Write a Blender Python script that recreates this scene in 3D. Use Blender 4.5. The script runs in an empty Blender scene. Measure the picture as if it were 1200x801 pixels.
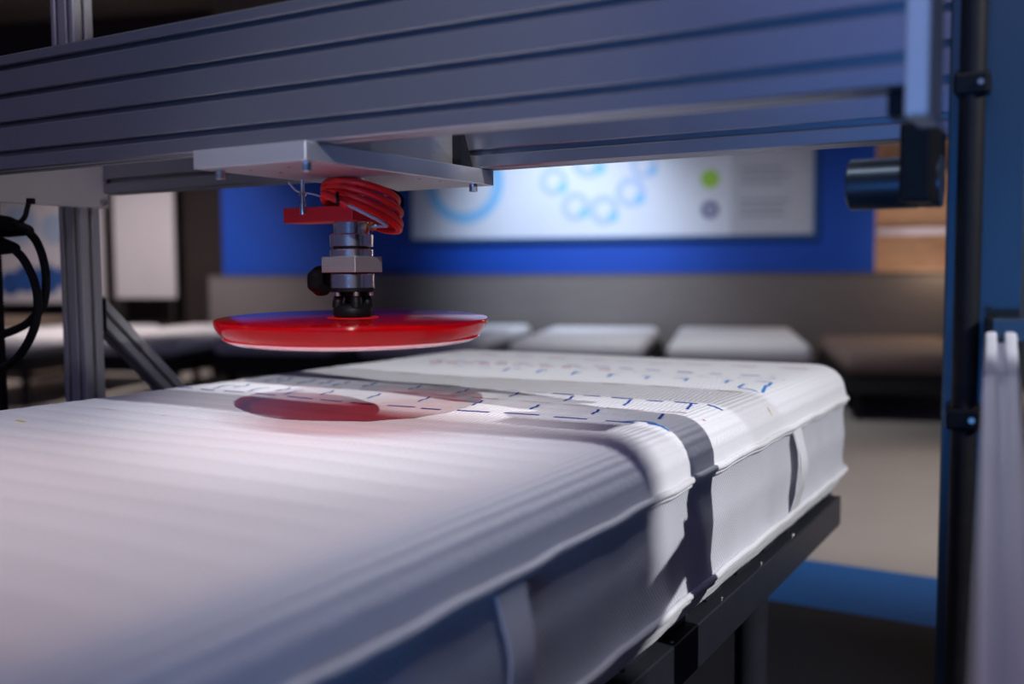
import bpy, bmesh, math, random
from mathutils import Vector, Matrix, Euler
random.seed(7)
scene = bpy.context.scene
COL = scene.collection
PI = math.pi
def rad(d): return d * PI / 180

# ------------------------------------------------------------------ camera
yaw, pitch, roll = rad(30.4), rad(-4.1), rad(0.35)
fwd = Vector((-math.sin(yaw) * math.cos(pitch), math.cos(yaw) * math.cos(pitch), math.sin(pitch)))
r0 = Vector((math.cos(yaw), math.sin(yaw), 0))
u0 = r0.cross(fwd)
rt = r0 * math.cos(roll) - u0 * math.sin(roll)
up = u0 * math.cos(roll) + r0 * math.sin(roll)
cd = bpy.data.cameras.new('camera')
cam = bpy.data.objects.new('camera', cd)
COL.objects.link(cam)
M = Matrix((rt, up, -fwd)).transposed().to_4x4()
M.translation = (0, 0, 1.03)
cam.matrix_world = M
cd.sensor_width = 36
cd.lens = 34.8
cd.clip_start = 0.01
cd.dof.use_dof = True
cd.dof.focus_distance = 1.36
cd.dof.aperture_fstop = 2.0
scene.camera = cam

# ------------------------------------------------------------------ world and light
w = bpy.data.worlds.new('world')
scene.world = w
w.use_nodes = True
w.node_tree.nodes['Background'].inputs[0].default_value = (0.20, 0.195, 0.40, 1)
w.node_tree.nodes['Background'].inputs[1].default_value = 0.24
scene.view_settings.view_transform = 'Standard'
scene.view_settings.look = 'None'
scene.view_settings.exposure = 0.0
scene.view_settings.gamma = 1.0
scene.view_settings.use_curve_mapping = False

def lamp(name, kind, loc, target, power, color, **kw):
    l = bpy.data.lights.new(name, kind)
    l.energy = power
    l.color = color
    for k, v in kw.items():
        setattr(l, k, v)
    o = bpy.data.objects.new(name, l)
    COL.objects.link(o)
    o.location = loc
    o.rotation_euler = (Vector(target) - Vector(loc)).to_track_quat('-Z', 'Y').to_euler()
    return o
# key spotlight low on the right, second spotlight above the camera side, washes and far lamps
lamp('right_spotlight', 'SPOT', (2.0, 0.68, 2.6), (-0.60, 1.32, 0.84), 360, (0.96, 0.95, 1.0), spot_size=rad(48), spot_blend=0.6, shadow_soft_size=0.015)
for lx in (-1.7, -1.1, -0.5, 0.1, 0.5):      # one front light split into an added row, thins the disc shadow
    lamp('split_front_light', 'SPOT', (lx, -0.35, 3.5), (-0.76, 1.08, 0.84), 40, (0.86, 0.88, 1.0), spot_size=rad(38), spot_blend=1.0, shadow_soft_size=0.05)
lamp('disc_shadow_spotlight', 'SPOT', (0.93, -1.3, 2.55), (-0.95, 1.17, 0.84), 330, (0.97, 0.95, 1.0), spot_size=rad(13.5), spot_blend=0.9, shadow_soft_size=0.012)  # added narrow spot, aimed to cast the red disc shadow
lamp('blue_wash', 'SPOT', (0.15, -1.6, 0.45), (-0.35, 0.83, 1.54), 190, (0.07, 0.34, 1.0), spot_size=rad(37), spot_blend=0.9, shadow_soft_size=0.2)
lamp('violet_fill', 'AREA', (-0.2, -1.8, 3.2), (-0.7, 1.2, 1.0), 18, (0.44, 0.40, 1.0), shape='RECTANGLE', size=2.0, size_y=1.6)
lamp('warm_left_lamp', 'SPOT', (-3.2, -0.3, 2.3), (-1.0, 0.36, 0.84), 130, (1.0, 0.60, 0.33), spot_size=rad(23), spot_blend=1.0, shadow_soft_size=0.15)
lamp('blue_wall_lamp', 'SPOT', (-3.6, 6.0, 3.2), (-4.15, 8.1, 1.25), 460, (0.74, 0.84, 1.0), spot_size=rad(58), spot_blend=1.0, shadow_soft_size=0.2)
lamp('bed_lamp', 'SPOT', (-2.8, 5.4, 3.4), (-2.6, 7.6, 0.5), 215, (0.96, 0.96, 1.0), spot_size=rad(75), spot_blend=0.9, shadow_soft_size=0.2)
lamp('far_left_lamp', 'SPOT', (-6.6, 4.6, 3.3), (-8.0, 6.2, 0.6), 420, (1.0, 0.86, 0.84), spot_size=rad(80), spot_blend=0.9, shadow_soft_size=0.2)
lamp('aisle_lamp', 'SPOT', (-0.5, 3.6, 3.4), (-0.75, 4.6, 0.0), 250, (1.0, 0.93, 0.92), spot_size=rad(62), spot_blend=0.9, shadow_soft_size=0.15)

# ------------------------------------------------------------------ materials
def nodes(name):
    m = bpy.data.materials.new(name)
    m.use_nodes = True
    nt = m.node_tree
    return m, nt, nt.nodes['Principled BSDF']

def mat(name, color, rough=0.5, metal=0.0, var=0.06, scale=30, bump=0.0, bscale=200, stretch=(1, 1, 1), spec=None, coat=0):
    m, nt, b = nodes(name)
    tc = nt.nodes.new('ShaderNodeTexCoord')
    mp = nt.nodes.new('ShaderNodeMapping')
    mp.inputs['Scale'].default_value = stretch
    nt.links.new(tc.outputs['Object'], mp.inputs['Vector'])
    n = nt.nodes.new('ShaderNodeTexNoise')
    n.inputs['Scale'].default_value = scale
    n.inputs['Detail'].default_value = 4
    nt.links.new(mp.outputs[0], n.inputs['Vector'])
    cr = nt.nodes.new('ShaderNodeValToRGB')
    cr.color_ramp.elements[0].position = 0.25
    cr.color_ramp.elements[1].position = 0.75
    cr.color_ramp.elements[0].color = tuple(c * (1 - var) for c in color) + (1,)
    cr.color_ramp.elements[1].color = tuple(min(1, c * (1 + var)) for c in color) + (1,)
    nt.links.new(n.outputs['Fac'], cr.inputs['Fac'])
    nt.links.new(cr.outputs['Color'], b.inputs['Base Color'])
    b.inputs['Roughness'].default_value = rough
    b.inputs['Metallic'].default_value = metal
    if spec is not None:
        b.inputs['Specular IOR Level'].default_value = spec
    if coat:
        b.inputs['Coat Weight'].default_value = coat
        b.inputs['Coat Roughness'].default_value = 0.08
    if bump:
        n2 = nt.nodes.new('ShaderNodeTexNoise')
        n2.inputs['Scale'].default_value = bscale
        n2.inputs['Detail'].default_value = 3
        nt.links.new(mp.outputs[0], n2.inputs['Vector'])
        bp = nt.nodes.new('ShaderNodeBump')
        bp.inputs['Strength'].default_value = bump
        bp.inputs['Distance'].default_value = 0.002
        nt.links.new(n2.outputs['Fac'], bp.inputs['Height'])
        nt.links.new(bp.outputs[0], b.inputs['Normal'])
    return m

ALU = mat('anodised_aluminium', (0.31, 0.32, 0.36), 0.36, 0.93, 0.05, 8, 0.05, 120, (0.05, 1, 1))
ALUD = mat('shaded_aluminium_post', (0.05, 0.08, 0.10), 0.4, 0.75, 0.05, 8, 0.05, 120, (1, 1, 0.05))  # dim blue light on the right post put into the base colour
ALUV = mat('anodised_aluminium_post', (0.50, 0.49, 0.48), 0.42, 0.45, 0.05, 8, 0.05, 120, (1, 1, 0.05))
PLATE = mat('milled_plate', (0.54, 0.54, 0.56), 0.38, 0.8, 0.06, 10, 0.05, 90, (0.1, 1, 1))
CREAM = mat('bare_end_plate', (0.62, 0.60, 0.56), 0.55, 0.35, 0.06, 9)
STEEL = mat('turned_steel', (0.72, 0.72, 0.74), 0.2, 1.0, 0.05, 60, 0.04, 200, (1, 1, 8))
ALULIT = mat('lit_aluminium', (0.74, 0.75, 0.79), 0.45, 0.25, 0.05, 10)  # bright light on the right strut put into a paler aluminium
BLOCK = mat('brushed_block', (0.44, 0.42, 0.415), 0.45, 0.8, 0.08, 30, 0.1, 150, (0.2, 0.2, 3))
BOLT = mat('bolt_steel', (0.5, 0.49, 0.47), 0.3, 0.9, 0.1, 90)
BRASS = mat('brass_fitting', (0.62, 0.42, 0.2), 0.28, 0.95, 0.08, 80)
BLACK = mat('black_plastic', (0.004, 0.004, 0.005), 0.5, 0, 0.2, 40, spec=0.15)
RUBBER = mat('black_rubber', (0.008, 0.008, 0.009), 0.6, 0, 0.2, 60, spec=0.15)
DARKMET = mat('black_coated_metal', (0.03, 0.033, 0.042), 0.35, 0.2, 0.1, 25, 0.08, 300)
MOTOR = mat('dark_motor_steel', (0.06, 0.075, 0.09), 0.3, 0.8, 0.1, 30)
REDP = mat('red_painted_metal', (0.55, 0.012, 0.016), 0.45, 0, 0.05, 20, 0.05, 200)
HOSE = mat('red_hose', (0.66, 0.010, 0.008), 0.42, 0, 0.04, 30, spec=0.3)
GREYC = mat('grey_cable', (0.34, 0.34, 0.36), 0.5, 0, 0.08, 50)
PIPING = mat('white_piping_cord', (0.82, 0.82, 0.82), 0.75, 0, 0.04, 150, 0.5, 900)
STRAP = mat('white_webbing', (0.74, 0.74, 0.76), 0.8, 0, 0.05, 90, 0.5, 700)
INKB = mat('blue_marker_ink', (0.02, 0.07, 0.42), 0.7, 0, 0.25, 200)
INKC = mat('bright_blue_ink', (0.02, 0.22, 0.62), 0.7, 0, 0.25, 200)
INKR = mat('red_marker_ink', (0.62, 0.2, 0.2), 0.8, 0, 0.3, 200)
INKY = mat('yellow_marker_ink', (0.75, 0.6, 0.22), 0.8, 0, 0.3, 200)

def fabric(name, color, wave_scale, axis, strength, noise):
    m, nt, b = nodes(name)
    b.inputs['Base Color'].default_value = color + (1,)
    b.inputs['Roughness'].default_value = 0.85
    b.inputs['Sheen Weight'].default_value = 0.25
    b.inputs['Specular IOR Level'].default_value = 0.2
    tc = nt.nodes.new('ShaderNodeTexCoord')
    wv = nt.nodes.new('ShaderNodeTexWave')
    wv.bands_direction = axis
    wv.inputs['Scale'].default_value = wave_scale
    wv.inputs['Distortion'].default_value = 1.2
    wv.inputs['Detail'].default_value = 2
    wv.inputs['Detail Scale'].default_value = 3
    n = nt.nodes.new('ShaderNodeTexNoise')
    n.inputs['Scale'].default_value = noise
    n.inputs['Detail'].default_value = 5
    ad = nt.nodes.new('ShaderNodeMath')
    ad.operation = 'ADD'
    bp = nt.nodes.new('ShaderNodeBump')
    bp.inputs['Strength'].default_value = strength
    bp.inputs['Distance'].default_value = 0.003
    nt.links.new(tc.outputs['Object'], wv.inputs['Vector'])
    nt.links.new(tc.outputs['Object'], n.inputs['Vector'])
    nt.links.new(wv.outputs['Fac'], ad.inputs[0])
    nt.links.new(n.outputs['Fac'], ad.inputs[1])
    nt.links.new(ad.outputs[0], bp.inputs['Height'])
    nt.links.new(bp.outputs[0], b.inputs['Normal'])
    return m
FAB = fabric('stretch_knit', (0.84, 0.84, 0.85), 40, 'X', 0.35, 120)
FABS = fabric('border_mesh_knit', (0.64, 0.65, 0.69), 90, 'DIAGONAL', 0.35, 260)

def acrylic():
    m, nt, b = nodes('red_acrylic')
    nt.nodes.remove(b)
    df = nt.nodes.new('ShaderNodeBsdfDiffuse')
    df.inputs['Color'].default_value = (0.75, 0.004, 0.010, 1)
    tl = nt.nodes.new('ShaderNodeBsdfTranslucent')
    tl.inputs['Color'].default_value = (0.95, 0.012, 0.025, 1)
    tp = nt.nodes.new('ShaderNodeBsdfTransparent')
    tp.inputs['Color'].default_value = (0.86, 0.012, 0.17, 1)
    gl = nt.nodes.new('ShaderNodeBsdfGlossy')
    gl.inputs['Color'].default_value = (1, 1, 1, 1)
    n = nt.nodes.new('ShaderNodeTexNoise')
    n.inputs['Scale'].default_value = 14
    rr = nt.nodes.new('ShaderNodeMapRange')
    rr.inputs['To Min'].default_value = 0.04
    rr.inputs['To Max'].default_value = 0.13
    nt.links.new(n.outputs['Fac'], rr.inputs['Value'])
    nt.links.new(rr.outputs[0], gl.inputs['Roughness'])
    fr = nt.nodes.new('ShaderNodeFresnel')
    fr.inputs['IOR'].default_value = 1.33
    m1, m2, m3 = [nt.nodes.new('ShaderNodeMixShader') for _ in range(3)]
    m1.inputs[0].default_value = 0.55
    m2.inputs[0].default_value = 0.56
    nt.links.new(df.outputs[0], m1.inputs[1])
    nt.links.new(tl.outputs[0], m1.inputs[2])
    nt.links.new(m1.outputs[0], m2.inputs[1])
    nt.links.new(tp.outputs[0], m2.inputs[2])
    ge = nt.nodes.new('ShaderNodeNewGeometry')     # gloss only on the outside of the sheet
    iv = nt.nodes.new('ShaderNodeMath')
    iv.operation = 'SUBTRACT'
    iv.inputs[0].default_value = 1.0
    nt.links.new(ge.outputs['Backfacing'], iv.inputs[1])
    mu = nt.nodes.new('ShaderNodeMath')
    mu.operation = 'MULTIPLY'
    nt.links.new(fr.outputs[0], mu.inputs[0])
    nt.links.new(iv.outputs[0], mu.inputs[1])
    nt.links.new(mu.outputs[0], m3.inputs[0])
    nt.links.new(m2.outputs[0], m3.inputs[1])
    nt.links.new(gl.outputs[0], m3.inputs[2])
    nt.links.new(m3.outputs[0], nt.nodes['Material Output'].inputs[0])
    return m
ACRY = acrylic()
LIP = mat('clear_rim_glint', (0.95, 0.62, 0.64), 0.15, 0, 0.03, 20)  # clear underside rim, its reflected white line put into the colour

FLOORM = mat('pale_grey_floor', (0.46, 0.43, 0.40), 0.6, 0, 0.05, 3)
BLUEF = mat('blue_floor_covering', (0.001, 0.12, 0.42), 0.7, 0, 0.08, 8, 0.2, 300)
BLACKF = mat('black_platform', (0.004, 0.005, 0.009), 0.7, 0, 0.25, 14, 0.2, 200)
BLUEW = mat('blue_painted_wall', (0.0, 0.060, 0.44), 0.5, 0, 0.05, 4)
GREYW = mat('taupe_panelling', (0.15, 0.135, 0.135), 0.6, 0, 0.06, 3, 0, 1, (1, 1, 6))
DARKW = mat('dark_brown_wall', (0.022, 0.014, 0.013), 0.7, 0, 0.2, 2)
CEIL = mat('beige_ceiling', (0.16, 0.13, 0.105), 0.8, 0, 0.1, 2)
WOOD = mat('warm_wood', (0.52, 0.35, 0.25), 0.5, 0, 0.2, 6, 0, 1, (1, 1, 8))
WHITEP = mat('white_panel', (0.62, 0.60, 0.64), 0.6, 0, 0.05, 2)
BEIGE = mat('beige_cabinet', (0.34, 0.26, 0.20), 0.6, 0, 0.08, 4)
BEDW = mat('white_bed_cover', (0.80, 0.80, 0.83), 0.8, 0, 0.03, 12, 0.2, 60)
BEDB = mat('brown_bed_cover', (0.20, 0.145, 0.125), 0.8, 0, 0.08, 12, 0.2, 60)
BEDBASE = mat('dark_bed_base', (0.014, 0.013, 0.014), 0.7, 0, 0.2, 12)

# ------------------------------------------------------------------ builders
def obj(name, bm, m, parent=None, smooth=False, kind=None):
    me = bpy.data.meshes.new(name)
    bmesh.ops.recalc_face_normals(bm, faces=bm.faces)
    bm.to_mesh(me)
    bm.free()
    me.materials.append(m)
    if smooth:
        for p in me.polygons:
            p.use_smooth = True
        try:
            me.set_sharp_from_angle(angle=rad(38))
        except Exception:
            pass
    o = bpy.data.objects.new(name, me)
    COL.objects.link(o)
    if parent is not None:
        o.parent = parent
    if kind:
        o['kind'] = kind
    return o

def tag(o, label, cat, group=None):
    o['label'] = label
    o['category'] = cat
    if group:
        o['group'] = group
    return o

def thing(name, label, cat, loc=(0, 0, 0), rotz=0, group=None):
    o = bpy.data.objects.new(name, None)
    o.empty_display_size = 0.05
    COL.objects.link(o)
    o.location = loc
    o.rotation_euler = (0, 0, rotz)
    return tag(o, label, cat, group)

def box(bm, lo, hi, bev=0.0, seg=2):
    lo, hi = Vector(lo), Vector(hi)
    r = bmesh.ops.create_cube(bm, size=1, matrix=Matrix.Translation((lo + hi) / 2) @ Matrix.Diagonal((*(hi - lo), 1)))
    if bev:
        es = list({e for v in r['verts'] for e in v.link_edges})
        bmesh.ops.bevel(bm, geom=es, offset=bev, segments=seg, affect='EDGES', profile=0.5)
    return bm
def B(lo, hi, bev=0.0, seg=2):
    return box(bmesh.new(), lo, hi, bev, seg)

def lathe(bm, prof, n=48, mtx=Matrix()):
    """revolve (r, z) profile about local z"""
    rings = []
    for r, z in prof:
        if r < 1e-6:
            rings.append([bm.verts.new(mtx @ Vector((0, 0, z)))])
        else:
            rings.append([bm.verts.new(mtx @ Vector((r * math.cos(2 * PI * i / n), r * math.sin(2 * PI * i / n), z))) for i in range(n)])
    for a, b in zip(rings, rings[1:]):
        for i in range(n):
            j = (i + 1) % n
            if len(a) == 1 and len(b) == 1:
                continue
            if len(a) == 1:
                bm.faces.new((a[0], b[i], b[j]))
            elif len(b) == 1:
                bm.faces.new((a[i], b[0], a[j]))
            else:
                bm.faces.new((a[i], b[i], b[j], a[j]))
    return bm
def L(prof, n=48, mtx=Matrix()):
    return lathe(bmesh.new(), prof, n, mtx)
def cylp(r, z0, z1, c=0.0008):
    return [(0, z0), (r - c, z0), (r, z0 + c), (r, z1 - c), (r - c, z1), (0, z1)]

def tube(bm, pts, r, n=10, closed=False, flat=None):
    pts = [Vector(p) for p in pts]
    k = len(pts)
    rings = []
    nrm = None
    for i, p in enumerate(pts):
        if closed:
            t = (pts[(i + 1) % k] - pts[i - 1]).normalized()
        else:
            t = (pts[min(i + 1, k - 1)] - pts[max(i - 1, 0)]).normalized()
        if nrm is None:
            nrm = t.orthogonal().normalized()
        nrm = (nrm - t * nrm.dot(t)).normalized()
        bi = t.cross(nrm)
        rr = r[i] if isinstance(r, (list, tuple)) else r
        rings.append([bm.verts.new(p + (nrm * math.cos(2 * PI * a / n) + bi * math.sin(2 * PI * a / n)) * rr) for a in range(n)])
    for i in range(k if closed else k - 1):
        a, b = rings[i], rings[(i + 1) % k]
        off = 0
        if closed and i == k - 1:
            off = min(range(n), key=lambda o: (a[0].co - b[o].co).length)
        for j in range(n):
            bm.faces.new((a[j], a[(j + 1) % n], b[(j + 1 + off) % n], b[(j + off) % n]))
    if not closed:
        bm.faces.new(rings[0])
        bm.faces.new(list(reversed(rings[-1])))
    return bm

def spline(ctrl, n=12):
    c = [Vector(p) for p in ctrl]
    c = [c[0] * 2 - c[1]] + c + [c[-1] * 2 - c[-2]]
    out = []
    for i in range(1, len(c) - 2):
        p0, p1, p2, p3 = c[i - 1:i + 3]
        for s in range(n):
            t = s / n
            out.append(0.5 * ((2 * p1) + (p2 - p0) * t + (2 * p0 - 5 * p1 + 4 * p2 - p3) * t * t + (3 * p1 - p0 - 3 * p2 + p3) * t ** 3))
    out.append(c[-2])
    return out

def profile_pts(wd, ht, slots_w, slots_h, gw=0.0075, gd=0.011, ch=0.0012, rc=0.002):
    """outline of an aluminium T-slot profile; slots_w on the two faces of width wd, slots_h on the faces of height ht (positions from the face start)"""
    out = []
    def face(p0, d, inward, length, slots):
        p0, d, inward = Vector(p0), Vector(d), Vector(inward)
        out.append(p0 + d * rc)
        for s in slots:
            a, b = s - gw / 2, s + gw / 2
            out.append(p0 + d * (a - ch))
            out.append(p0 + d * a + inward * ch)
            out.append(p0 + d * a + inward * 0.004)
            out.append(p0 + d * (a - 0.0035) + inward * 0.0045)
            out.append(p0 + d * (a - 0.0035) + inward * gd)
            out.append(p0 + d * (b + 0.0035) + inward * gd)
            out.append(p0 + d * (b + 0.0035) + inward * 0.0045)
            out.append(p0 + d * b + inward * 0.004)
            out.append(p0 + d * b + inward * ch)
            out.append(p0 + d * (b + ch))
        out.append(p0 + d * (length - rc))
    face((0, 0), (1, 0), (0, 1), wd, slots_w)
    face((wd, 0), (0, 1), (-1, 0), ht, slots_h)
    face((wd, ht), (-1, 0), (0, -1), wd, [wd - s for s in reversed(slots_w)])
    face((0, ht), (0, -1), (1, 0), ht, [ht - s for s in reversed(slots_h)])
    return out

def extrude(pts, length, mtx):
    """pts in local (x, y), extruded along local z"""
    bm = bmesh.new()
    a = [bm.verts.new(mtx @ Vector((p[0], p[1], 0))) for p in pts]
    b = [bm.verts.new(mtx @ Vector((p[0], p[1], length))) for p in pts]
    k = len(a)
    for i in range(k):
        j = (i + 1) % k
        bm.faces.new((a[i], a[j], b[j], b[i]))
    for loop in (a, list(reversed(b))):
        f = bm.faces.new(loop)
        bmesh.ops.triangulate(bm, faces=[f])
    return bm
def frame_mtx(o, ex, ey, ez):
    m = Matrix((Vector(ex), Vector(ey), Vector(ez))).transposed().to_4x4()
    m.translation = o
    return m

def bar_profile(p0, p1, side, s1, s2, sl1, sl2):
    """T-slot bar from p0 to p1, centred, 'side' roughly the local x"""
    p0, p1, side = Vector(p0), Vector(p1), Vector(side)
    ez = (p1 - p0).normalized()
    ex = (side - ez * side.dot(ez)).normalized()
    ey = ez.cross(ex)
    return extrude(profile_pts(s1, s2, sl1, sl2), (p1 - p0).length, frame_mtx(p0 - ex * s1 / 2 - ey * s2 / 2, ex, ey, ez))

def bolt_bm(x, y, ztop, r, h):
    """socket head bolt hanging down from ztop"""
    return L([(0, ztop), (r * 0.98, ztop), (r, ztop - 0.0006), (r, ztop - h + 0.0006), (r * 0.9, ztop - h), (r * 0.5, ztop - h), (r * 0.5, ztop - h * 0.5), (0, ztop - h * 0.5)], 20, Matrix.Translation((x, y, 0)))

# ------------------------------------------------------------------ hall
WANG = math.atan2(0.319, 0.948)
P0 = Vector((-4.664, 7.957, 0))
TW = Vector((math.cos(WANG), math.sin(WANG), 0))
NW = Vector((math.sin(WANG), -math.cos(WANG), 0))       # towards the camera
def wpt(s, n, z=0.0): return P0 + TW * s + NW * n + Vector((0, 0, z))
def struct(name, bm, m, loc=(0, 0, 0), rotz=0):
    o = obj(name, bm, m, kind='structure')
    o.location = loc
    o.rotation_euler = (0, 0, rotz)
    return o

struct('floor', B((-16, -4, -0.1), (8, 15, 0)), FLOORM)
struct('ceiling', B((-16, -4, 3.75), (8, 15, 3.85)), CEIL)
struct('trim_1', B((-3.2, 2.985, 0.0), (2.6, 3.49, 0.006)), BLUEF)          # blue floor strip
struct('trim_2', B((-2.4, -1.2, 0.0), (2.2, 2.985, 0.012), 0.003), BLACKF)   # black machine platform
# local wall frame: x along the wall, -y towards the camera
struct('wall_back', B((-2.917, 0.0, 1.0), (3.2, 0.15, 3.0)), BLUEW, P0, WANG)
struct('trim_4', B((-2.93, -0.04, 3.0), (3.2, 0.16, 3.75)), CEIL, P0, WANG)
struct('wall_parapet', B((-3.046, -0.06, 0), (6.0, 0.15, 0.995), 0.006), GREYW, P0, WANG)
struct('trim_3', B((-3.046, -0.075, 0.995), (6.0, 0.16, 1.003)), GREYW, P0, WANG)
struct('wall_left', B((-12, 0.6, 0), (-2.93, 0.75, 3.75)), DARKW, P0, WANG)
struct('wall_niche', B((3.1, 0.9, 0.9), (6.0, 1.0, 3.75)), WOOD, P0, WANG)

# poster on the blue wall
po = thing('wall_poster', 'wide pale poster with a blue ring and bubbles on the blue wall', 'poster', wpt(0, 0, 0), WANG)
def plain(name, color, rough=0.5): return mat(name, color, rough, 0, 0.03, 3)
PW, PB1, PB2, PG, PN, PT, PRG = plain('poster_white', (0.62, 0.68, 0.80)), plain('poster_sky_blue', (0.22, 0.52, 0.86)), plain('poster_pale_blue', (0.40, 0.52, 0.76)), plain('poster_green', (0.30, 0.58, 0.05)), plain('poster_navy', (0.05, 0.06, 0.22)), plain('poster_text_grey', (0.25, 0.28, 0.36)), plain('poster_right_falloff', (0.48, 0.52, 0.62))
PFR = plain('poster_frame_blue', (0.01, 0.08, 0.25))
obj('panel', B((-0.95, -0.04, 1.335), (2.68, -0.005, 2.35)), PW, po)
fr = bmesh.new()
for lo, hi in (((-0.99, -0.05, 1.295), (2.72, 0, 1.335)), ((-0.99, -0.05, 2.35), (2.72, 0, 2.39)), ((-0.99, -0.05, 1.335), (-0.95, 0, 2.35)), ((2.68, -0.05, 1.335), (2.72, 0, 2.35))):
    box(fr, lo, hi)
obj('frame', fr, PFR, po)
obj('falloff_field', B((1.98, -0.0412, 1.337), (2.678, -0.04, 2.348)), PRG, po)  # lamp falloff at the poster's right end, put into a greyer sheet
def disc(bm, s, z, r0_, r1_, y, n=40):
    a = [bm.verts.new((s + r0_ * math.cos(2 * PI * i / n), y, z + r0_ * math.sin(2 * PI * i / n))) for i in range(n)]
    b = [bm.verts.new((s + r1_ * math.cos(2 * PI * i / n), y, z + r1_ * math.sin(2 * PI * i / n))) for i in range(n)]
    for i in range(n):
        j = (i + 1) % n
        bm.faces.new((a[i], a[j], b[j], b[i]))
    return bm
obj('printed_ring', disc(bmesh.new(), -0.44, 1.845, 0.27, 0.375, -0.0415), PB1, po)
for s, z, r in ((0.40, 1.84, 0.13), (0.60, 1.61, 0.13), (0.86, 1.575, 0.135), (1.10, 1.73, 0.135), (1.22, 1.97, 0.12), (0.72, 2.02, 0.16)):
    bub = obj('printed_bubble', disc(bmesh.new(), s, z, 0.075, r, -0.0415 - 0.0004 * random.random()), PB2, po)
    obj('highlight', disc(bmesh.new(), s + r * 0.62, z - r * 0.45, 0.001, r * 0.36, -0.0425), PB1, bub)
obj('printed_dot', disc(bmesh.new(), 1.80, 1.83, 0.001, 0.082, -0.0415), PG, po)['label'] = 'green dot'
obj('printed_dot', disc(bmesh.new(), 1.80, 1.56, 0.03, 0.075, -0.0415), PN, po)['label'] = 'navy dot with pale centre'
for z0_ in (1.90, 1.84, 1.78, 1.62, 1.56, 1.50):
    obj('text_line', B((2.06, -0.0425, z0_), (2.06 + random.uniform(0.36, 0.5), -0.041, z0_ + 0.022)), PT, po)

# panels and cabinet far left
t = thing('white_screen', 'plain white standing screen left of the dark wall gap', 'screen', wpt(-3.95, 0), WANG)
obj('board', B((-0.36, 0.30, 0.77), (0.33, 0.34, 2.25), 0.004), WHITEP, t)
for sx in (-0.3, 0.27):
    obj('stand_leg', B((sx - 0.02, 0.32, 0), (sx + 0.02, 0.36, 0.77)), BEDBASE, t)
t = thing('printed_screen', 'pinkish white standing screen with blue shapes at far left', 'screen', wpt(-5.1, 0), WANG)
obj('board', B((-0.75, 0.28, 0.72), (0.66, 0.33, 2.2), 0.004), WHITEP, t)
PBLOB = plain('panel_blue_print', (0.03, 0.10, 0.34))
pm = bmesh.new()
for s, z, r in ((-0.45, 0.93, 0.13), (-0.25, 0.98, 0.15), (0.0, 0.97, 0.16), (0.25, 1.0, 0.13), (0.45, 0.99, 0.12)):
    disc(pm, s, z, 0.001, r, 0.277 - 0.001 * random.random())
obj('printed_shapes', pm, PBLOB, t)
pm = bmesh.new()
for s, z, r in ((-0.3, 1.55, 0.2), (0.1, 1.5, 0.16)):
    disc(pm, s, z, 0.001, r, 0.2775)
obj('printed_shapes', pm, plain('panel_pale_print', (0.36, 0.46, 0.62)), t)
for sx in (-0.6, 0.5):
    obj('stand_leg', B((sx - 0.02, 0.3, 0), (sx + 0.02, 0.34, 0.72)), BEDBASE, t)
t = thing('side_cabinet', 'low beige cabinet beneath the far left screens', 'cabinet', wpt(-5.0, 0.35), WANG)
obj('body', B((-0.9, -0.3, 0.06), (0.45, 0.2, 0.56)), BEIGE, t)
obj('cabinet_top', B((-0.92, -0.33, 0.56), (0.47, 0.22, 0.60), 0.004), BEIGE, t)
obj('plinth', B((-0.88, -0.26, 0), (0.43, 0.18, 0.06)), BEDBASE, t)
for k in range(3):
    d = obj('door', B((-0.89 + k * 0.446, -0.318, 0.08), (-0.455 + k * 0.446, -0.30, 0.55), 0.003), BEIGE, t)
    obj('handle', B((-0.50 + k * 0.446, -0.330, 0.30), (-0.49 + k * 0.446, -0.318, 0.42)), BEDBASE, d)

# beds along the wall
def mattress_slab(wd, ln, z0, z1, r=0.06):
    bm = bmesh.new()
    box(bm, (-wd / 2, -ln / 2, z0), (wd / 2, ln / 2, z1), r, 4)
    return bm
def show_bed(s, n, wd, z1, cover, label, ln=1.98):
    t = thing('display_bed', label, 'bed', wpt(s, n), WANG, 'display beds along the back wall')
    obj('mattress', mattress_slab(wd, ln, z1 - 0.14, z1, 0.065), cover, t, True)
    obj('bed_base', B((-wd / 2 + 0.0, -ln / 2 + 0.03, z1 - 0.27), (wd / 2 + 0.02, ln / 2, z1 - 0.142), 0.008), BEDBASE, t)
    for sx in (-1, 1):
        for sy in (-1, 1):
            cx, cy = sx * (wd / 2 - 0.1), sy * (ln / 2 - 0.15)
            obj('leg', B((cx - 0.025, cy - 0.025, 0), (cx + 0.025, cy + 0.025, z1 - 0.27)), BEDBASE, t)
    return t
show_bed(2.02, 1.10, 0.98, 0.525, BEDW, 'white bed under the poster, first one left of the brown bed')
show_bed(0.88, 1.10, 0.98, 0.525, BEDW, 'white bed under the poster bubbles, second one left of the brown bed')
show_bed(-0.28, 1.10, 0.98, 0.54, BEDW, 'white bed seen just right of the red disc rim')
show_bed(-1.44, 1.10, 0.98, 0.54, BEDW, 'white bed hidden behind the red disc')
show_bed(-2.62, 1.25, 0.98, 0.54, BEDW, 'white bed seen just left of the red disc rim')
show_bed(-3.80, 1.45, 1.00, 0.54, BEDW, 'white bed behind the left aluminium post')
show_bed(3.22, 1.10, 1.02, 0.46, BEDB, 'brown bed in front of the taupe parapet at right')

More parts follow.
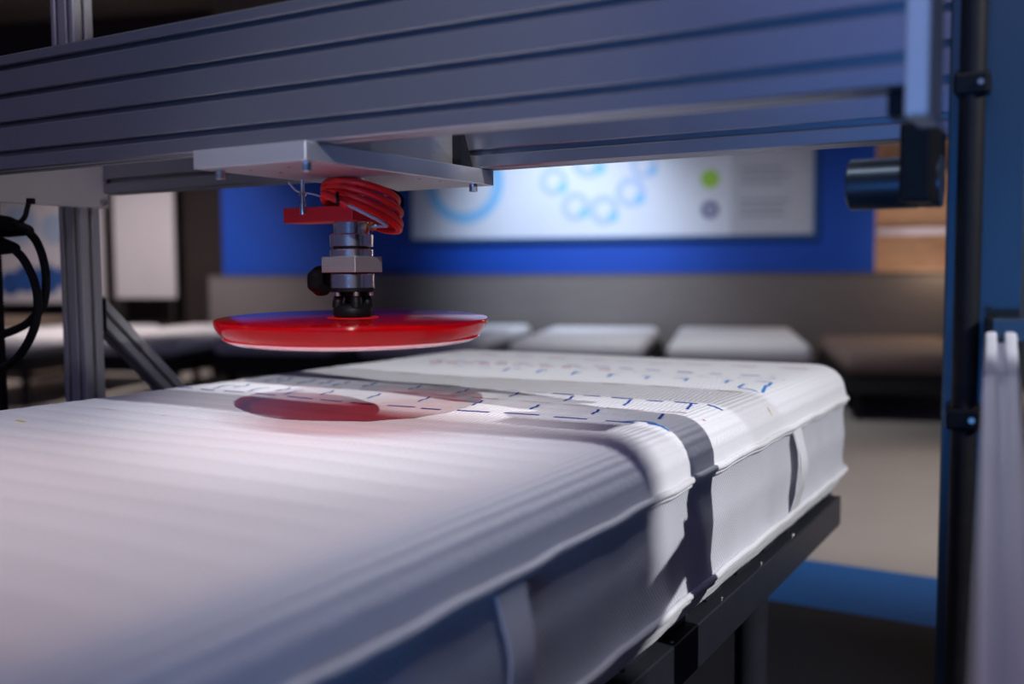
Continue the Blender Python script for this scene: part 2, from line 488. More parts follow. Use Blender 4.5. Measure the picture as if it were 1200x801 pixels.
# shelf niche at the right end of the blue wall
t = thing('wall_shelf', 'wooden shelf unit with lit edges right of the blue wall', 'shelf', wpt(4.0, -0.45), WANG)
obj('back_panel', B((-0.72, 0.30, 0.9), (1.6, 0.34, 3.2)), WOOD, t)
SHB = plain('shelf_board_lit', (0.50, 0.52, 0.78))  # blue-white lit line put into the colour of the middle board
for z in (1.0, 1.36, 1.86):
    obj('shelf_board', B((-0.72, 0.0, z - 0.03), (1.6, 0.30, z + 0.035), 0.003), SHB if z == 1.36 else WOOD, t)
obj('side_panel', B((-0.78, 0.0, 0.9), (-0.72, 0.34, 3.2)), WOOD, t)
for z, e in ((1.72, 5), (1.24, 13)):
    p = wpt(3.75, 0.25, z)
    lamp('shelf_lamp', 'POINT', p, p + Vector((0, 0, -1)), e, (1.0, 0.72, 0.48), shadow_soft_size=0.12)

# partition board added out of view, shades part of the mattress from the right spotlight
t = thing('blocker_board', 'tall dark partition board added out of view right of the gantry', 'blocker', (1.22, 0.30, 0))
obj('board', B((-0.012, -0.55, 0.08), (0.012, 0.50, 2.35), 0.003), DARKMET, t)
for sy in (-0.45, 0.40):
    obj('foot', B((-0.2, sy - 0.03, 0.012), (0.2, sy + 0.03, 0.08), 0.006), DARKMET, t)

# ------------------------------------------------------------------ test gantry
BZ0, BZ1 = 1.1715, 1.326
BX0, BX1 = -1.54, -0.131
g = thing('test_gantry', 'aluminium T-slot test gantry with two long beams above the mattress', 'gantry', (-0.83, 1.0, 0))
gi = Matrix.Translation((0.83, -1.0, 0))
def gpart(name, bm, m, parent=None, smooth=False):
    bm.transform(gi)
    return obj(name, bm, m, parent or g, smooth)
slots_h = [z - BZ0 for z in (1.1935, 1.2325, 1.2705, 1.3085)]
prof = profile_pts(0.040, BZ1 - BZ0, [0.02], slots_h)
for y in (0.83, 1.170):
    gpart('beam', extrude(prof, BX1 - BX0, frame_mtx((BX0, y, BZ0), (0, 1, 0), (0, 0, 1), (1, 0, 0))), ALU)
def plate_bm(x0, x1):
    return B((x0, 0.832, 1.146), (x1, 1.18, 1.335), 0.0015, 1)
ep = gpart('end_plate', plate_bm(BX0 - 0.0005, BX0 + 0.0095), CREAM)
ep['label'] = 'pale left end plate'
for y, z in ((1.168, 1.156), (1.16, 1.30), (0.86, 1.156)):
    gpart('bolt', L([(0, 0), (0.006, 0), (0.006, 0.006), (0.003, 0.006), (0.003, 0.003), (0, 0.003)], 18, Matrix.Translation((BX0 + 0.0095, y, z)) @ Matrix.Rotation(PI / 2, 4, 'Y')), BOLT, ep)
gpart('end_plate', B((BX1, 0.826, 1.148), (BX1 + 0.018, 0.905, 1.36), 0.002), ALUV)
# left post, 60 x 40
PL = profile_pts(0.062, 0.040, [0.016, 0.046], [0.02])
gpart('post', extrude(PL, 1.80, frame_mtx((-1.6025, 1.128, 0.02), (1, 0, 0), (0, 1, 0), (0, 0, 1))), ALUV)
gpart('foot', B((-1.625, 1.10, 0.012), (-1.52, 1.19, 0.02), 0.002), DARKMET)
# left brace
gpart('brace', bar_profile((-1.571, 1.165, 0.975), (-1.571, 1.80, 0.34), (1, 0, 0), 0.040, 0.040, [0.02], [0.02]), ALUV)
gpart('brace_joint', B((-1.593, 1.168, 0.925), (-1.549, 1.182, 0.985), 0.002), BLACK)
gpart('brace_foot', B((-1.592, 1.72, 0.0125), (-1.550, 1.80, 0.36), 0.002), DARKMET)
# right post
PR = profile_pts(0.0735, 0.040, [0.022], [0.02], 0.009)
gpart('post', extrude(PR, 1.95, frame_mtx((-0.135, 1.128, 0.02), (1, 0, 0), (0, 1, 0), (0, 0, 1))), ALUD)
gpart('foot', B((-0.15, 1.10, 0.012), (-0.045, 1.19, 0.02), 0.002), DARKMET)
# bracing strut with its bracket at the right edge
gpart('brace', bar_profile((-0.078, 1.095, 0.955), (-0.022, 0.42, 0.80), (1, 0, 0), 0.028, 0.028, [0.014], [0.014]), ALULIT)
gpart('bracket_bar', B((-0.086, 1.085, 0.957), (-0.015, 1.127, 0.980), 0.002), ALUD)
gpart('bracket_cap', B((-0.092, 1.083, 0.92), (-0.086, 1.127, 0.982), 0.002), BLACK)
# drive motor under the right end of the rear beam
mo = gpart('drive_motor', L([(0, 0), (0.024, 0), (0.0265, 0.002), (0.0265, 0.068), (0.024, 0.071), (0.024, 0.073), (0.0265, 0.075), (0.0265, 0.09), (0, 0.09)], 40, Matrix.Translation((-0.225, 1.09, 1.118)) @ Matrix.Rotation(PI / 2, 4, 'Y')), MOTOR, None, True)
gpart('motor_mount', B((-0.165, 1.02, 1.094), (-0.1365, 1.125, 1.170), 0.003), BLACK)
gpart('mount_stop', B((-0.146, 0.84, 1.150), (-0.1315, 0.868, 1.1712), 0.002), BLACK)

# ------------------------------------------------------------------ loading head
AX, AY = -0.83, 1.006
h = thing('loading_head', 'loading head of milled plate, steel cylinders and red disc under the beams', 'test head', (AX, AY, 0))
hi_ = Matrix.Translation((-AX, -AY, 0))
def hpart(name, bm, m, parent=None, smooth=False):
    bm.transform(hi_)
    return obj(name, bm, m, parent or h, smooth)
PX0, PX1, PY0, PY1 = -0.906, -0.734, 0.815, 1.203
pl = hpart('carriage_plate', B((PX0, PY0, 1.150), (PX1, PY1, 1.1712), 0.0008, 1), PLATE)
for x, y in ((PX0 + 0.012, PY0 + 0.03), (PX1 - 0.016, PY0 + 0.02), (PX1 - 0.012, PY1 - 0.035), (PX0 + 0.012, PY1 - 0.035)):
    hpart('bolt', bolt_bm(x, y, 1.150, 0.0058, 0.010), BOLT, pl)
for x, y in ((-0.86, 0.86), (-0.80, 0.86), (-0.76, 1.06), (-0.755, 1.10), (-0.80, 0.90), (-0.85, 0.90)):
    hpart('screw_hole', L([(0, 1.1498), (0.0022, 1.1498), (0.0022, 1.1502), (0, 1.1502)], 14, Matrix.Translation((x, y, 0))), BLACK, pl)
hpart('guide_block', B((-0.90, 0.885, 1.1715), (-0.752, 1.155, 1.215), 0.002), BLOCK)
for y in (0.98, 1.0):
    hpart('slot', B((-0.7521, y, 1.195), (-0.7512, y + 0.006, 1.207)), BLACK)
wg = bmesh.new()
vs = [wg.verts.new((x, y, z)) for x in (-0.7515, -0.738) for y, z in ((1.125, 1.1713), (1.155, 1.1713), (1.135, 1.214), (1.125, 1.214))]
wg.faces.new(vs[:4]); wg.faces.new(vs[4:])
for i in range(4):
    wg.faces.new((vs[i], vs[(i + 1) % 4], vs[4 + (i + 1) % 4], vs[4 + i]))
hpart('wiper', wg, BLACK)
TA = Matrix.Translation((AX, AY, 0))
hpart('rod', L(cylp(0.016, 1.112, 1.150), 40, TA), STEEL, None, True)
arm = hpart('sensor_arm', B((AX - 0.097, AY - 0.022, 1.0945), (AX + 0.020, AY + 0.022, 1.1145), 0.0012), REDP)
hpart('load_cell', L(cylp(0.0225, 1.0785, 1.0945) , 56, TA), STEEL, None, True)
hpart('load_cell', L([(0, 1.0625), (0.0268, 1.0625), (0.0278, 1.0632), (0.0278, 1.0775), (0.0268, 1.0785), (0, 1.0785)], 56, TA), STEEL, None, True)
hpart('gasket', L(cylp(0.024, 1.0590, 1.0625, 0.0003), 48, TA), BLACK, None, True)
hpart('steel_ring', L(cylp(0.0278, 1.0495, 1.0590), 56, TA), STEEL, None, True)
hpart('clamp_block', B((AX - 0.0277, AY - 0.0277, 1.0295), (AX + 0.0277, AY + 0.0277, 1.0495), 0.0006, 1), BLOCK)
hpart('gasket', L(cylp(0.025, 1.0275, 1.0295, 0.0003), 48, TA), BLACK, None, True)
hpart('steel_ring', L(cylp(0.0285, 1.0090, 1.0275), 56, TA), STEEL, None, True)
# clamping knob: shaft towards -x, lobed grip
kn = bmesh.new()
KM = Matrix.Translation((AX, AY, 1.0185)) @ Matrix.Rotation(-PI / 2, 4, 'Y')
n = 60
rings = []
for r, z, am in ((0.004, 0.042, 0), (0.013, 0.042, 0.3), (0.0178, 0.0445, 1), (0.0190, 0.050, 1), (0.0190, 0.058, 1), (0.0165, 0.063, 0.8), (0.006, 0.065, 0)):
    rings.append([kn.verts.new(KM @ Vector(((r * (1 + 0.05 * am * math.cos(6 * 2 * PI * i / n))) * math.cos(2 * PI * i / n), (r * (1 + 0.05 * am * math.cos(6 * 2 * PI * i / n))) * math.sin(2 * PI * i / n), z))) for i in range(n)])
for a, b in zip(rings, rings[1:]):
    for i in range(n):
        kn.faces.new((a[i], a[(i + 1) % n], b[(i + 1) % n], b[i]))
kn.faces.new(rings[0]); kn.faces.new(rings[-1])
kb = hpart('clamp_knob', kn, BLACK, None, True)
pr = [(0, 0.026)]
for i in range(8):
    z = 0.027 + i * 0.002
    pr += [(0.0055, z), (0.0045, z + 0.001)]
hpart('threaded_shaft', L(pr + [(0, 0.043)], 20, KM), BLACK, kb)
# black flange with bolts and the ball joint with three arms
hpart('flange', L(cylp(0.0292, 1.0045, 1.0090, 0.001), 48, TA), BLACK, None, True)
for k in range(6):
    a = rad(20 + 60 * k)
    hpart('bolt', bolt_bm(AX + 0.0245 * math.cos(a), AY + 0.0245 * math.sin(a), 1.0045, 0.0034, 0.0052), BOLT)
bj = hpart('ball_joint', L([(0, 1.0045), (0.014, 1.0045), (0.0125, 0.9985), (0.010, 0.996), (0.009, 0.993), (0, 0.992)], 40, TA), BLACK, None, True)
hpart('cup', L([(0, 0.9722), (0.0228, 0.9722), (0.0250, 0.9750), (0.0256, 0.9795), (0.0246, 0.9840), (0.0215, 0.9875), (0.012, 0.989), (0, 0.989)], 48, TA), BLACK, bj, True)
for k in range(4):
    a = rad(52 + 90 * k)
    c, s = math.cos(a), math.sin(a)
    pts = spline([(AX + r * c, AY + r * s, z) for r, z in ((0.0175, 1.006), (0.0178, 0.999), (0.0192, 0.992), (0.0198, 0.984))], 5)
    hpart('joint_arm', tube(bmesh.new(), pts, [0.0058] * 3 + [0.0056] * 3 + [0.0062] * 4 + [0.007] * (len(pts) - 10), 14), BLACK, bj, True)
# loading disc, slightly tilted on its ball joint towards the camera
tilt = Matrix.Translation((AX, AY, 0.971)) @ Matrix.Rotation(rad(1.3), 4, Vector((0.80, 0.60, 0)))
dpart = hpart('loading_disc', L([(0, 0), (0.1725, 0), (0.1745, -0.0004), (0.1752, -0.0016), (0.1748, -0.005), (0.1728, -0.011), (0.1685, -0.0175), (0.1625, -0.0225), (0.1555, -0.0256), (0.150, -0.0264), (0.10, -0.0275), (0, -0.028)], 128, tilt), ACRY, None, True)
dpart['label'] = 'translucent red acrylic disc'
hpart('rim_lip', L([(0.1560, -0.0261), (0.1635, -0.0232), (0.1648, -0.0240), (0.1570, -0.0280), (0.1525, -0.0285), (0.150, -0.0267)], 128, tilt), LIP, dpart, True)
hpart('hub_ring', L([(0.0, 0.0009), (0.0325, 0.0009), (0.0335, 0.0002), (0, 0.0001)], 48, tilt), REDP, dpart, True)

# ------------------------------------------------------------------ hose coil and small wiring at the head
cr_ = Vector((math.cos(rad(39.5)), math.sin(rad(39.5)), 0))      # across the view of the head
dp = Vector((-cr_.y, cr_.x, 0))                                  # away from the camera
Z = Vector((0, 0, 1))
def hp(a, b, z): return Vector((AX, AY, 0)) + cr_ * a + dp * b + Z * z
loops = []
cfg = []
for zl, zr, ca, ra in ((1.1405, 1.1290, 0.012, 0.045), (1.1370, 1.1135, 0.014, 0.048), (1.1310, 1.0970, 0.015, 0.049), (1.1240, 1.0850, 0.0135, 0.048)):
    cfg.append((ca, (zl + zr) / 2, ra, (zr - zl) / 2, 0.0085))
pts = []
NT = 44
for k, (ca, cz, ra, sl, mn) in enumerate(cfg):
    for i in range(NT):
        f = i / NT
        c2 = cfg[min(k + 1, len(cfg) - 1)]
        ca_, cz_, ra_, sl_, mn_ = [u + (v - u) * f for u, v in zip(cfg[k], c2)]
        a = 2 * PI * f + PI
        pts.append(hp(ca_ + ra_ * math.cos(a), 0.036 * math.sin(a), cz_ + sl_ * math.cos(a) - mn_ * math.sin(a)))
coil = thing('red_hose_coil', 'coiled red hose wound around the rod below the milled plate', 'hose', (AX, AY, 1.12))
ci = Matrix.Translation((-AX, -AY, -1.12))
def cpart(name, bm, m, smooth=True):
    bm.transform(ci)
    return obj(name, bm, m, coil, smooth)
cpart('hose', tube(bmesh.new(), pts, 0.0047, 12), HOSE)
cpart('hose_end', tube(bmesh.new(), spline([hp(-0.034, -0.045, 1.128), hp(-0.020, -0.052, 1.121), hp(-0.004, -0.052, 1.113)], 6), 0.0048, 12), HOSE)
cpart('grey_tail', tube(bmesh.new(), spline([hp(-0.006, -0.052, 1.114), hp(0.012, -0.054, 1.105), hp(0.030, -0.05, 1.096), hp(0.041, -0.044, 1.090), hp(0.044, -0.034, 1.088), hp(0.036, -0.022, 1.088), hp(0.026, -0.018, 1.088)], 8), 0.0022, 10), GREYC)
tb = tube(bmesh.new(), [hp(-0.0165, -0.0535, 1.120) + (Z * math.cos(2 * PI * i / 20) + dp * math.sin(2 * PI * i / 20)) * 0.0075 for i in range(20)], 0.0020, 8, True)
cpart('cable_tie', tb, BLACK)
t = thing('black_cable_loop', 'thin black cable loop behind the red hose coil', 'cable', hp(0.06, 0.03, 1.13))
bm = tube(bmesh.new(), spline([hp(0.0, 0.05, 1.138), hp(0.04, 0.052, 1.142), hp(0.064, 0.045, 1.134), hp(0.0685, 0.04, 1.122), hp(0.064, 0.046, 1.110), hp(0.040, 0.05, 1.106)], 8), 0.0021, 8)
bm.transform(Matrix.Translation(-t.location))
obj('cable', bm, BLACK, t, True)
t = thing('hanging_stud', 'small zinc stud with nut hanging left of the hose coil', 'bolt', (hp(-0.062, 0.02, 1.105)))
bm = L([(0, 0.0), (0.0033, 0.0), (0.0037, 0.0015), (0.0037, 0.014), (0.0026, 0.0145), (0.0026, 0.045), (0, 0.045)], 16)
obj('stud', bm, BOLT, t, True)
obj('nut', L([(0.0026, 0.024), (0.0052, 0.024), (0.0052, 0.029), (0.0026, 0.029)], 6), BOLT, t)
obj('wire', tube(bmesh.new(), spline([(-0.016, -0.008, 0.042), (-0.010, -0.006, 0.034), (-0.002, -0.004, 0.029), (0.012, 0.008, 0.026), (0.03, 0.01, 0.020)], 6), 0.0013, 8), GREYC, t, True)
t = thing('brass_fitting', 'little brass cable fitting beside the upper steel cylinder', 'fitting', hp(0.024, -0.012, 1.0865))
fm = Matrix(((cr_.x, dp.x, 0, 0), (cr_.y, dp.y, 0, 0), (0, 0, 1, 0), (0, 0, 0, 1)))
obj('nut', L([(0, 0), (0.0055, 0), (0.006, 0.002), (0.006, 0.005), (0, 0.005)], 6, Matrix.Rotation(rad(70), 4, 'Y')), BRASS, t)
obj('thimble', L([(0, 0.005), (0.004, 0.005), (0.004, 0.010), (0.003, 0.012), (0, 0.012)], 16, Matrix.Rotation(rad(70), 4, 'Y')), BRASS, t, True)

# ------------------------------------------------------------------ mattress under test
X0, X1, Y0, Y1 = -1.405, -0.425, 0.12, 2.13
ZT, ZP, ZL, ZB = 0.835, 0.768, 0.622, 0.560
RC = 0.075
def clampc(x, y, inset=0.0):
    """snap a point outside the rounded-rectangle plan onto its edge"""
    ax0, ax1, ay0, ay1 = X0 + RC, X1 - RC, Y0 + RC, Y1 - RC
    cx, cy = min(max(x, ax0), ax1), min(max(y, ay0), ay1)
    v = Vector((x - cx, y - cy))
    if v.length > RC - inset and v.length > 1e-9:
        v = v.normalized() * (RC - inset)
    return cx + v.x, cy + v.y
def edge_dist(x, y):
    ax0, ax1, ay0, ay1 = X0 + RC, X1 - RC, Y0 + RC, Y1 - RC
    dx, dy = max(ax0 - x, x - ax1), max(ay0 - y, y - ay1)
    if dx > 0 and dy > 0:
        return RC - math.hypot(dx, dy)
    return RC - max(dx, dy)
CR = 0.070
def top_z(x, y):
    d = max(0.0, edge_dist(x, y))
    if d < CR:
        q = 1 - d / CR
        z = ZP + (ZT - ZP) * (1 - q ** 2.6) ** (1 / 2.3)
    else:
        z = ZT
    k = min(1, d / 0.09)
    k = k * k
    # shallow quilting channels across the bed, soft waviness
    z -= k * 0.0016 * (0.5 + 0.5 * math.cos(2 * PI * y / 0.052)) ** 3
    z += k * 0.0018 * math.sin(x * 9 + 1.3 * math.sin(y * 5)) * math.sin(y * 13 + 0.6)
    z -= k * 0.004 * math.exp(-((x + 0.92) / 0.2) ** 2 - ((y - 1.10) / 0.2) ** 2)
    return z
mt = thing('test_mattress', 'thick white mattress with pen marks lying on the black bed frame', 'mattress', (-0.92, 1.12, ZB))
mi = Matrix.Translation((0.92, -1.12, -ZB))
def mpart(name, bm, m, parent=None, smooth=True, kind=None):
    bm.transform(mi)
    return obj(name, bm, m, parent or mt, smooth, kind)
def samples(a, b, n, e):
    edge = [a + e * (i / 9) ** 1.7 for i in range(10)]
    mid = [a + e + (b - a - 2 * e) * i / n for i in range(1, n)]
    return edge + mid + [a + b - t for t in reversed(edge)]
xs, ys = samples(X0, X1, 60, 0.09), samples(Y0, Y1, 230, 0.09)
bm = bmesh.new()
grid = []
for y in ys:
    row = []
    for x in xs:
        cx, cy = clampc(x, y)
        row.append(bm.verts.new((cx, cy, top_z(cx, cy))))
    grid.append(row)
for j in range(len(ys) - 1):
    for i in range(len(xs) - 1):
        try:
            bm.faces.new((grid[j][i], grid[j][i + 1], grid[j + 1][i + 1], grid[j + 1][i]))
        except ValueError:
            pass
bmesh.ops.remove_doubles(bm, verts=bm.verts, dist=0.0002)
bmesh.ops.dissolve_degenerate(bm, edges=bm.edges, dist=0.0001)
mpart('top_panel', bm, FAB)
def outline(inset=0.0, step=0.012):
    r = max(0.004, RC - inset)
    x0, x1, y0, y1 = X0 + inset, X1 - inset, Y0 + inset, Y1 - inset
    pts = []
    def seg(p, q):
        p, q = Vector(p), Vector(q)
        k = max(1, int((q - p).length / step))
        for i in range(k):
            pts.append(p + (q - p) * i / k)
    def arc(c, a0):
        for i in range(10):
            a = a0 + PI / 2 * i / 10
            pts.append(Vector((c[0] + r * math.cos(a), c[1] + r * math.sin(a))))
    seg((x1, y0 + r), (x1, y1 - r)); arc((x1 - r, y1 - r), 0)
    seg((x1 - r, y1), (x0 + r, y1)); arc((x0 + r, y1 - r), PI / 2)
    seg((x0, y1 - r), (x0, y0 + r)); arc((x0 + r, y0 + r), PI)
    seg((x0 + r, y0), (x1 - r, y0)); arc((x1 - r, y0 + r), 1.5 * PI)
    return pts
def wav(p, ph): return 0.0010 * math.sin((p.x + p.y) * 34 + ph) + 0.0005 * math.sin((p.x - p.y) * 71 + ph * 2)
def skirt(levels):
    """side wall through (inset, z) levels, with soft bulge"""
    bm = bmesh.new()
    base = outline(0.0)
    c = Vector(((X0 + X1) / 2, (Y0 + Y1) / 2))
    rows = []
    for ins, z, w_ in levels:
        row = []
        for i, p in enumerate(base):
            nx = base[(i + 1) % len(base)] - base[i - 1]
            nrm = Vector((nx.y, -nx.x)).normalized()
            q = p - nrm * (ins + w_ * (math.sin((p.x + p.y) * 27) * 0.6 + 0.4 * math.sin((p.x + p.y) * 61 + 1)))
            row.append(bm.verts.new((q.x, q.y, z)))
        rows.append(row)
    k = len(base)
    for a, b in zip(rows, rows[1:]):
        for i in range(k):
            bm.faces.new((a[i], a[(i + 1) % k], b[(i + 1) % k], b[i]))
    return bm, rows
bm, rows = skirt([(0.001, ZP + 0.004, 0), (0.003, ZP - 0.010, 0.0003), (0.005, ZP - 0.03, 0.0016), (0.002, ZP - 0.06, 0.0018), (0.001, (ZP + ZL) / 2, 0.0018), (0.002, ZL + 0.06, 0.0018), (0.005, ZL + 0.025, 0.0014), (0.003, ZL + 0.010, 0.0003), (0.001, ZL - 0.004, 0)])
mpart('border_panel', bm, FABS)
bm, rows = skirt([(0.003, ZL + 0.002, 0), (0.004, ZL - 0.008, 0.0006), (0.011, ZL - 0.024, 0.0014), (0.022, ZL - 0.042, 0.0014), (0.036, ZB + 0.006, 0.0008), (0.06, ZB, 0)])
bm.faces.new(rows[-1])
mpart('bottom_panel', bm, FAB)
for z, ph in ((ZP, 0.4), (ZL, 2.1)):
    pp = mpart('piping', tube(bmesh.new(), [(p.x, p.y, z + wav(p, ph)) for p in outline(-0.0015)], 0.0046, 10, True), PIPING)
    mpart('seam_tape', tube(bmesh.new(), [(p.x, p.y, z - 0.0068 + wav(p, ph)) for p in outline(0.0012)], 0.0034, 8, True), STRAP, pp)
def handle(yc, wd=0.050):
    bm = bmesh.new()
    prof_ = [(0.002, ZP - 0.006), (0.008, ZP - 0.028), (0.0145, ZP - 0.052), (0.017, (ZP + ZL) / 2), (0.0145, ZL + 0.050), (0.008, ZL + 0.026), (0.003, ZL + 0.006)]
    pr_ = spline([(o, 0, z) for o, z in prof_], 5)
    rows = []
    for th in (0.0, 0.0022):
        for sy in (-1, 1):
            rows.append([bm.verts.new((X1 + p.x - 0.002 + th, yc + sy * wd / 2 * (1 - 0.18 * math.sin(PI * i / (len(pr_) - 1))) + 0.008 * (0.5 - i / len(pr_)), p.z)) for i, p in enumerate(pr_)])
    a0, a1, b0, b1 = rows
    for i in range(len(pr_) - 1):
        bm.faces.new((a0[i], a1[i], a1[i + 1], a0[i + 1]))
        bm.faces.new((b0[i], b0[i + 1], b1[i + 1], b1[i]))
        bm.faces.new((a0[i], a0[i + 1], b0[i + 1], b0[i]))
        bm.faces.new((a1[i], b1[i], b1[i + 1], a1[i + 1]))
    return bm
mpart('handle', handle(1.665), STRAP)
mpart('handle', handle(0.712), STRAP)

# pen marks drawn on the cover: thin ribbons that follow the cover
def stroke(bm, p, q, wd=0.0022, lift=0.0006, k=None):
    p, q = Vector(p), Vector(q)
    d = (q - p)
    k = k or max(2, int(d.length / 0.010))
    nrm = Vector((-d.y, d.x)).normalized() * wd / 2
    prev = None
    for i in range(k + 1):
        c = p + d * i / k
        j = Vector((random.uniform(-1, 1), random.uniform(-1, 1))) * 0.0006
        a, b = c + nrm + j, c - nrm + j
        cur = (bm.verts.new((a.x, a.y, top_z(a.x, a.y) + lift)), bm.verts.new((b.x, b.y, top_z(b.x, b.y) + lift)))
        if prev:
            bm.faces.new((prev[0], prev[1], cur[1], cur[0]))
        prev = cur
def dashes(y, x0, x1, on, off, m, wd=0.0026, slope=0.0):
    bm = bmesh.new()
    x = x0
    while x < x1:
        l = on * random.uniform(0.7, 1.2)
        yy = y + slope * (x - x0) + random.uniform(-0.003, 0.003)
        stroke(bm, (x, yy), (min(x + l, x1), yy + random.uniform(-0.003, 0.003) + slope * l), wd)
        x += l + off * random.uniform(0.7, 1.3)
    return mpart('pen_line', bm, m, None, False, 'stuff')
XR, XL = X1 - 0.030, X0 + 0.04
dashes(1.165, XL, XR - 0.01, 0.045, 0.022, INKB, 0.006)
dashes(1.40, -0.95, XR, 0.035, 0.02, INKB, 0.006, -0.05)
dashes(1.285, XL, -0.45, 0.05, 0.03, INKR, 0.0035)
dashes(1.54, XL, -0.43, 0.06, 0.05, INKY, 0.0035)
dashes(1.775, -1.25, -0.47, 0.03, 0.012, INKR, 0.009, -0.02)
dashes(1.80, -1.25, -0.5, 0.03, 0.03, INKB, 0.008)
dashes(1.70, -1.2, -0.47, 0.025, 0.05, INKC, 0.006)
dashes(1.95, XL + 0.05, -0.47, 0.05, 0.04, INKR, 0.006)
dashes(0.93, XL, -1.1, 0.03, 0.09, INKY, 0.005)
dashes(0.80, XL, -1.15, 0.03, 0.12, INKY, 0.006)
for k in range(9):
    x = -0.50 - 0.097 * k
    for y0_, y1_ in ((1.212, 1.262), (1.318, 1.375)):
        bm = bmesh.new()
        stroke(bm, (x + 0.012, y0_), (x - 0.002, y1_), 0.0042)
        mpart('pen_tick', bm, INKB, None, False)
for k in range(8):
    x = -0.47 - 0.075 * k
    bm = bmesh.new()
    stroke(bm, (x, 1.655), (x - 0.006, 1.70), 0.005)
    mpart('pen_tick', bm, INKC, None, False)
bm = bmesh.new()
for p, q in (((-0.405, 1.165), (-0.455, 1.185)), ((-0.455, 1.185), (-0.47, 1.16)), ((-0.41, 1.59), (-0.424, 1.66)), ((-0.45, 1.59), (-0.415, 1.58)), ((-0.455, 1.60), (-0.458, 1.65))):
    stroke(bm, (p[0] - 0.05, p[1]), (q[0] - 0.05, q[1]), 0.005)
mpart('pen_mark', bm, INKC, None, False, 'stuff')
for x in (-1.30, -1.22, -1.14):
    for y0_, y1_ in ((1.19, 1.25), (1.31, 1.37)):
        bm = bmesh.new()
        stroke(bm, (x + 0.01, y0_), (x, y1_), 0.004)
        mpart('pen_tick', bm, INKB, None, False)

# ------------------------------------------------------------------ bed frame under the mattress
bf = thing('bed_frame', 'black metal bed frame on legs carrying the test mattress', 'bed frame', (-0.92, 1.12, 0.012))
bi = Matrix.Translation((0.92, -1.12, -0.012))
def bpart(name, bm, m, parent=None, smooth=False):
    bm.transform(bi)
    return obj(name, bm, m, parent or bf, smooth)
RZ0, RZ1 = 0.488, 0.550
for x0, x1 in ((-0.478, -0.448), (-1.39, -1.36)):
    bpart('side_rail', B((x0, 0.12, RZ0), (x1, 2.14, RZ1), 0.002), DARKMET)
for y0_, y1_ in ((0.12, 0.15), (2.11, 2.14)):
    bpart('end_rail', B((-1.36, y0_, RZ0), (-0.478, y1_, RZ1), 0.002), DARKMET)
for k in range(14):
    y = 0.19 + k * 0.145
    bpart('slat', B((-1.388, y, RZ1), (-0.468, y + 0.07, 0.559), 0.002), DARKMET)
for k in range(7):
    y = 0.55 + k * 0.2
    bpart('screw', L([(0, 0), (0.0028, 0), (0.002, 0.002), (0, 0.0022)], 10, Matrix.Translation((-0.456, y + 0.03, RZ1))), BOLT)
for x, y in ((-0.495, 1.66), (-0.495, 0.45), (-1.34, 1.66), (-1.34, 0.45)):
    lg = bpart('leg', L(cylp(0.028, 0.03, RZ0, 0.002), 28, Matrix.Translation((x, y, 0))), DARKMET, None, True)
    bpart('leg_foot', L(cylp(0.034, 0.012, 0.03, 0.003), 28, Matrix.Translation((x, y, 0))), RUBBER, lg, True)
    bpart('leg_flange', B((x - 0.04, y - 0.04, RZ0 - 0.006), (x + 0.04, y + 0.04, RZ0 + 0.004)), DARKMET, lg)

# ------------------------------------------------------------------ cables
t = thing('black_hose', 'thick black hose running down the front of the right post', 'hose', (-0.1115, 1.1138, 0.02))
obj('hose', tube(bmesh.new(), [(0.0, 0, z) for z in (0.0, 0.3, 0.6, 0.9, 1.2, 1.5, 1.9)], 0.0125, 16), RUBBER, t, True)
for z in (1.195, 0.855):
    c = obj('hose_clip', B((-0.0165, -0.014, z - 0.011), (0.0165, 0.0135, z + 0.011), 0.003), BLACK, t)
    obj('clip_screw', L([(0, 0), (0.003, 0), (0.003, 0.002), (0, 0.002)], 12, Matrix.Translation((0.009, -0.014, z)) @ Matrix.Rotation(PI / 2, 4, 'X')), BOLT, c)
t = thing('toothed_belt', 'black toothed vertical belt at the far left edge', 'belt', (-1.60, 1.0, 0.012))
obj('belt', B((-0.018, -0.006, 0), (0.016, 0.006, 1.148)), RUBBER, t)
bm = bmesh.new()
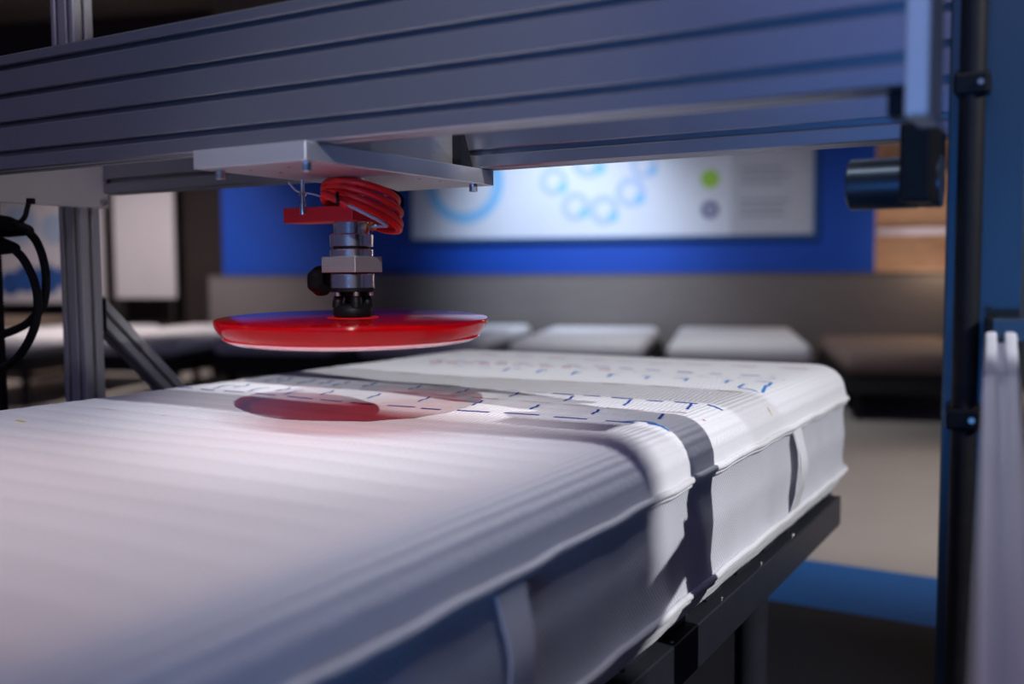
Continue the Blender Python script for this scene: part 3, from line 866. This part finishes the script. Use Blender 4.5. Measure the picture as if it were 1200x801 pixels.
for k in range(150):
    box(bm, (0.016, -0.006, 0.40 + k * 0.005), (0.0185, 0.006, 0.4025 + k * 0.005))
obj('belt_teeth', bm, RUBBER, t, False, 'stuff')
def plug(z0, z1, label, ctrl):
    yy = ctrl[0][1]
    t = thing('black_cable', label, 'cable', (-1.555, yy, z0))
    i_ = Matrix.Translation(-Vector(t.location))
    bm = lathe(bmesh.new(), [(0, -0.045), (0.017, -0.045), (0.018, -0.04), (0.018, 0.0), (0.016, 0.012), (0.0085, 0.058), (0.006, 0.064), (0, 0.064)], 24,
               Matrix.Translation((-1.555, yy, z0)) @ Matrix.Rotation(PI / 2 + math.atan2(z0 - z1, 0.08), 4, 'Y'))
    bm.transform(i_)
    obj('plug', bm, BLACK, t, True)
    bm = tube(bmesh.new(), spline(ctrl, 10), 0.0068, 12)
    bm.transform(i_)
    obj('cable', bm, RUBBER, t, True)
plug(1.108, 1.098, 'black cable with a tapered plug, upper one at the left edge', [(-1.50, 1.0, 1.100), (-1.478, 1.0, 1.082), (-1.463, 1.0, 1.055), (-1.457, 1.0, 1.02), (-1.468, 1.0, 0.98), (-1.505, 1.0, 0.952), (-1.55, 1.0, 0.936), (-1.60, 1.0, 0.925)])
plug(1.078, 1.069, 'black cable with a tapered plug, lower one at the left edge, longest loop', [(-1.50, 0.975, 1.070), (-1.475, 0.975, 1.052), (-1.452, 0.975, 1.02), (-1.444, 0.975, 0.985), (-1.455, 0.975, 0.945), (-1.49, 0.975, 0.905), (-1.53, 0.975, 0.882), (-1.60, 0.975, 0.858)])
t = thing('short_black_cable', 'short black cable dropping from the pale left end plate', 'cable', (-1.505, 1.0, 1.10))
obj('cable', tube(bmesh.new(), spline([(0.012, 0, 0.048), (0.006, 0, 0.036), (-0.002, 0, 0.022), (-0.022, 0, 0.012), (-0.04, 0, 0.014)], 8), 0.0042, 10), RUBBER, t, True)
obj('screw_gland', L(cylp(0.007, 0.043, 0.052), 8, Matrix.Translation((0.016, 0, 0))), BLACK, t)
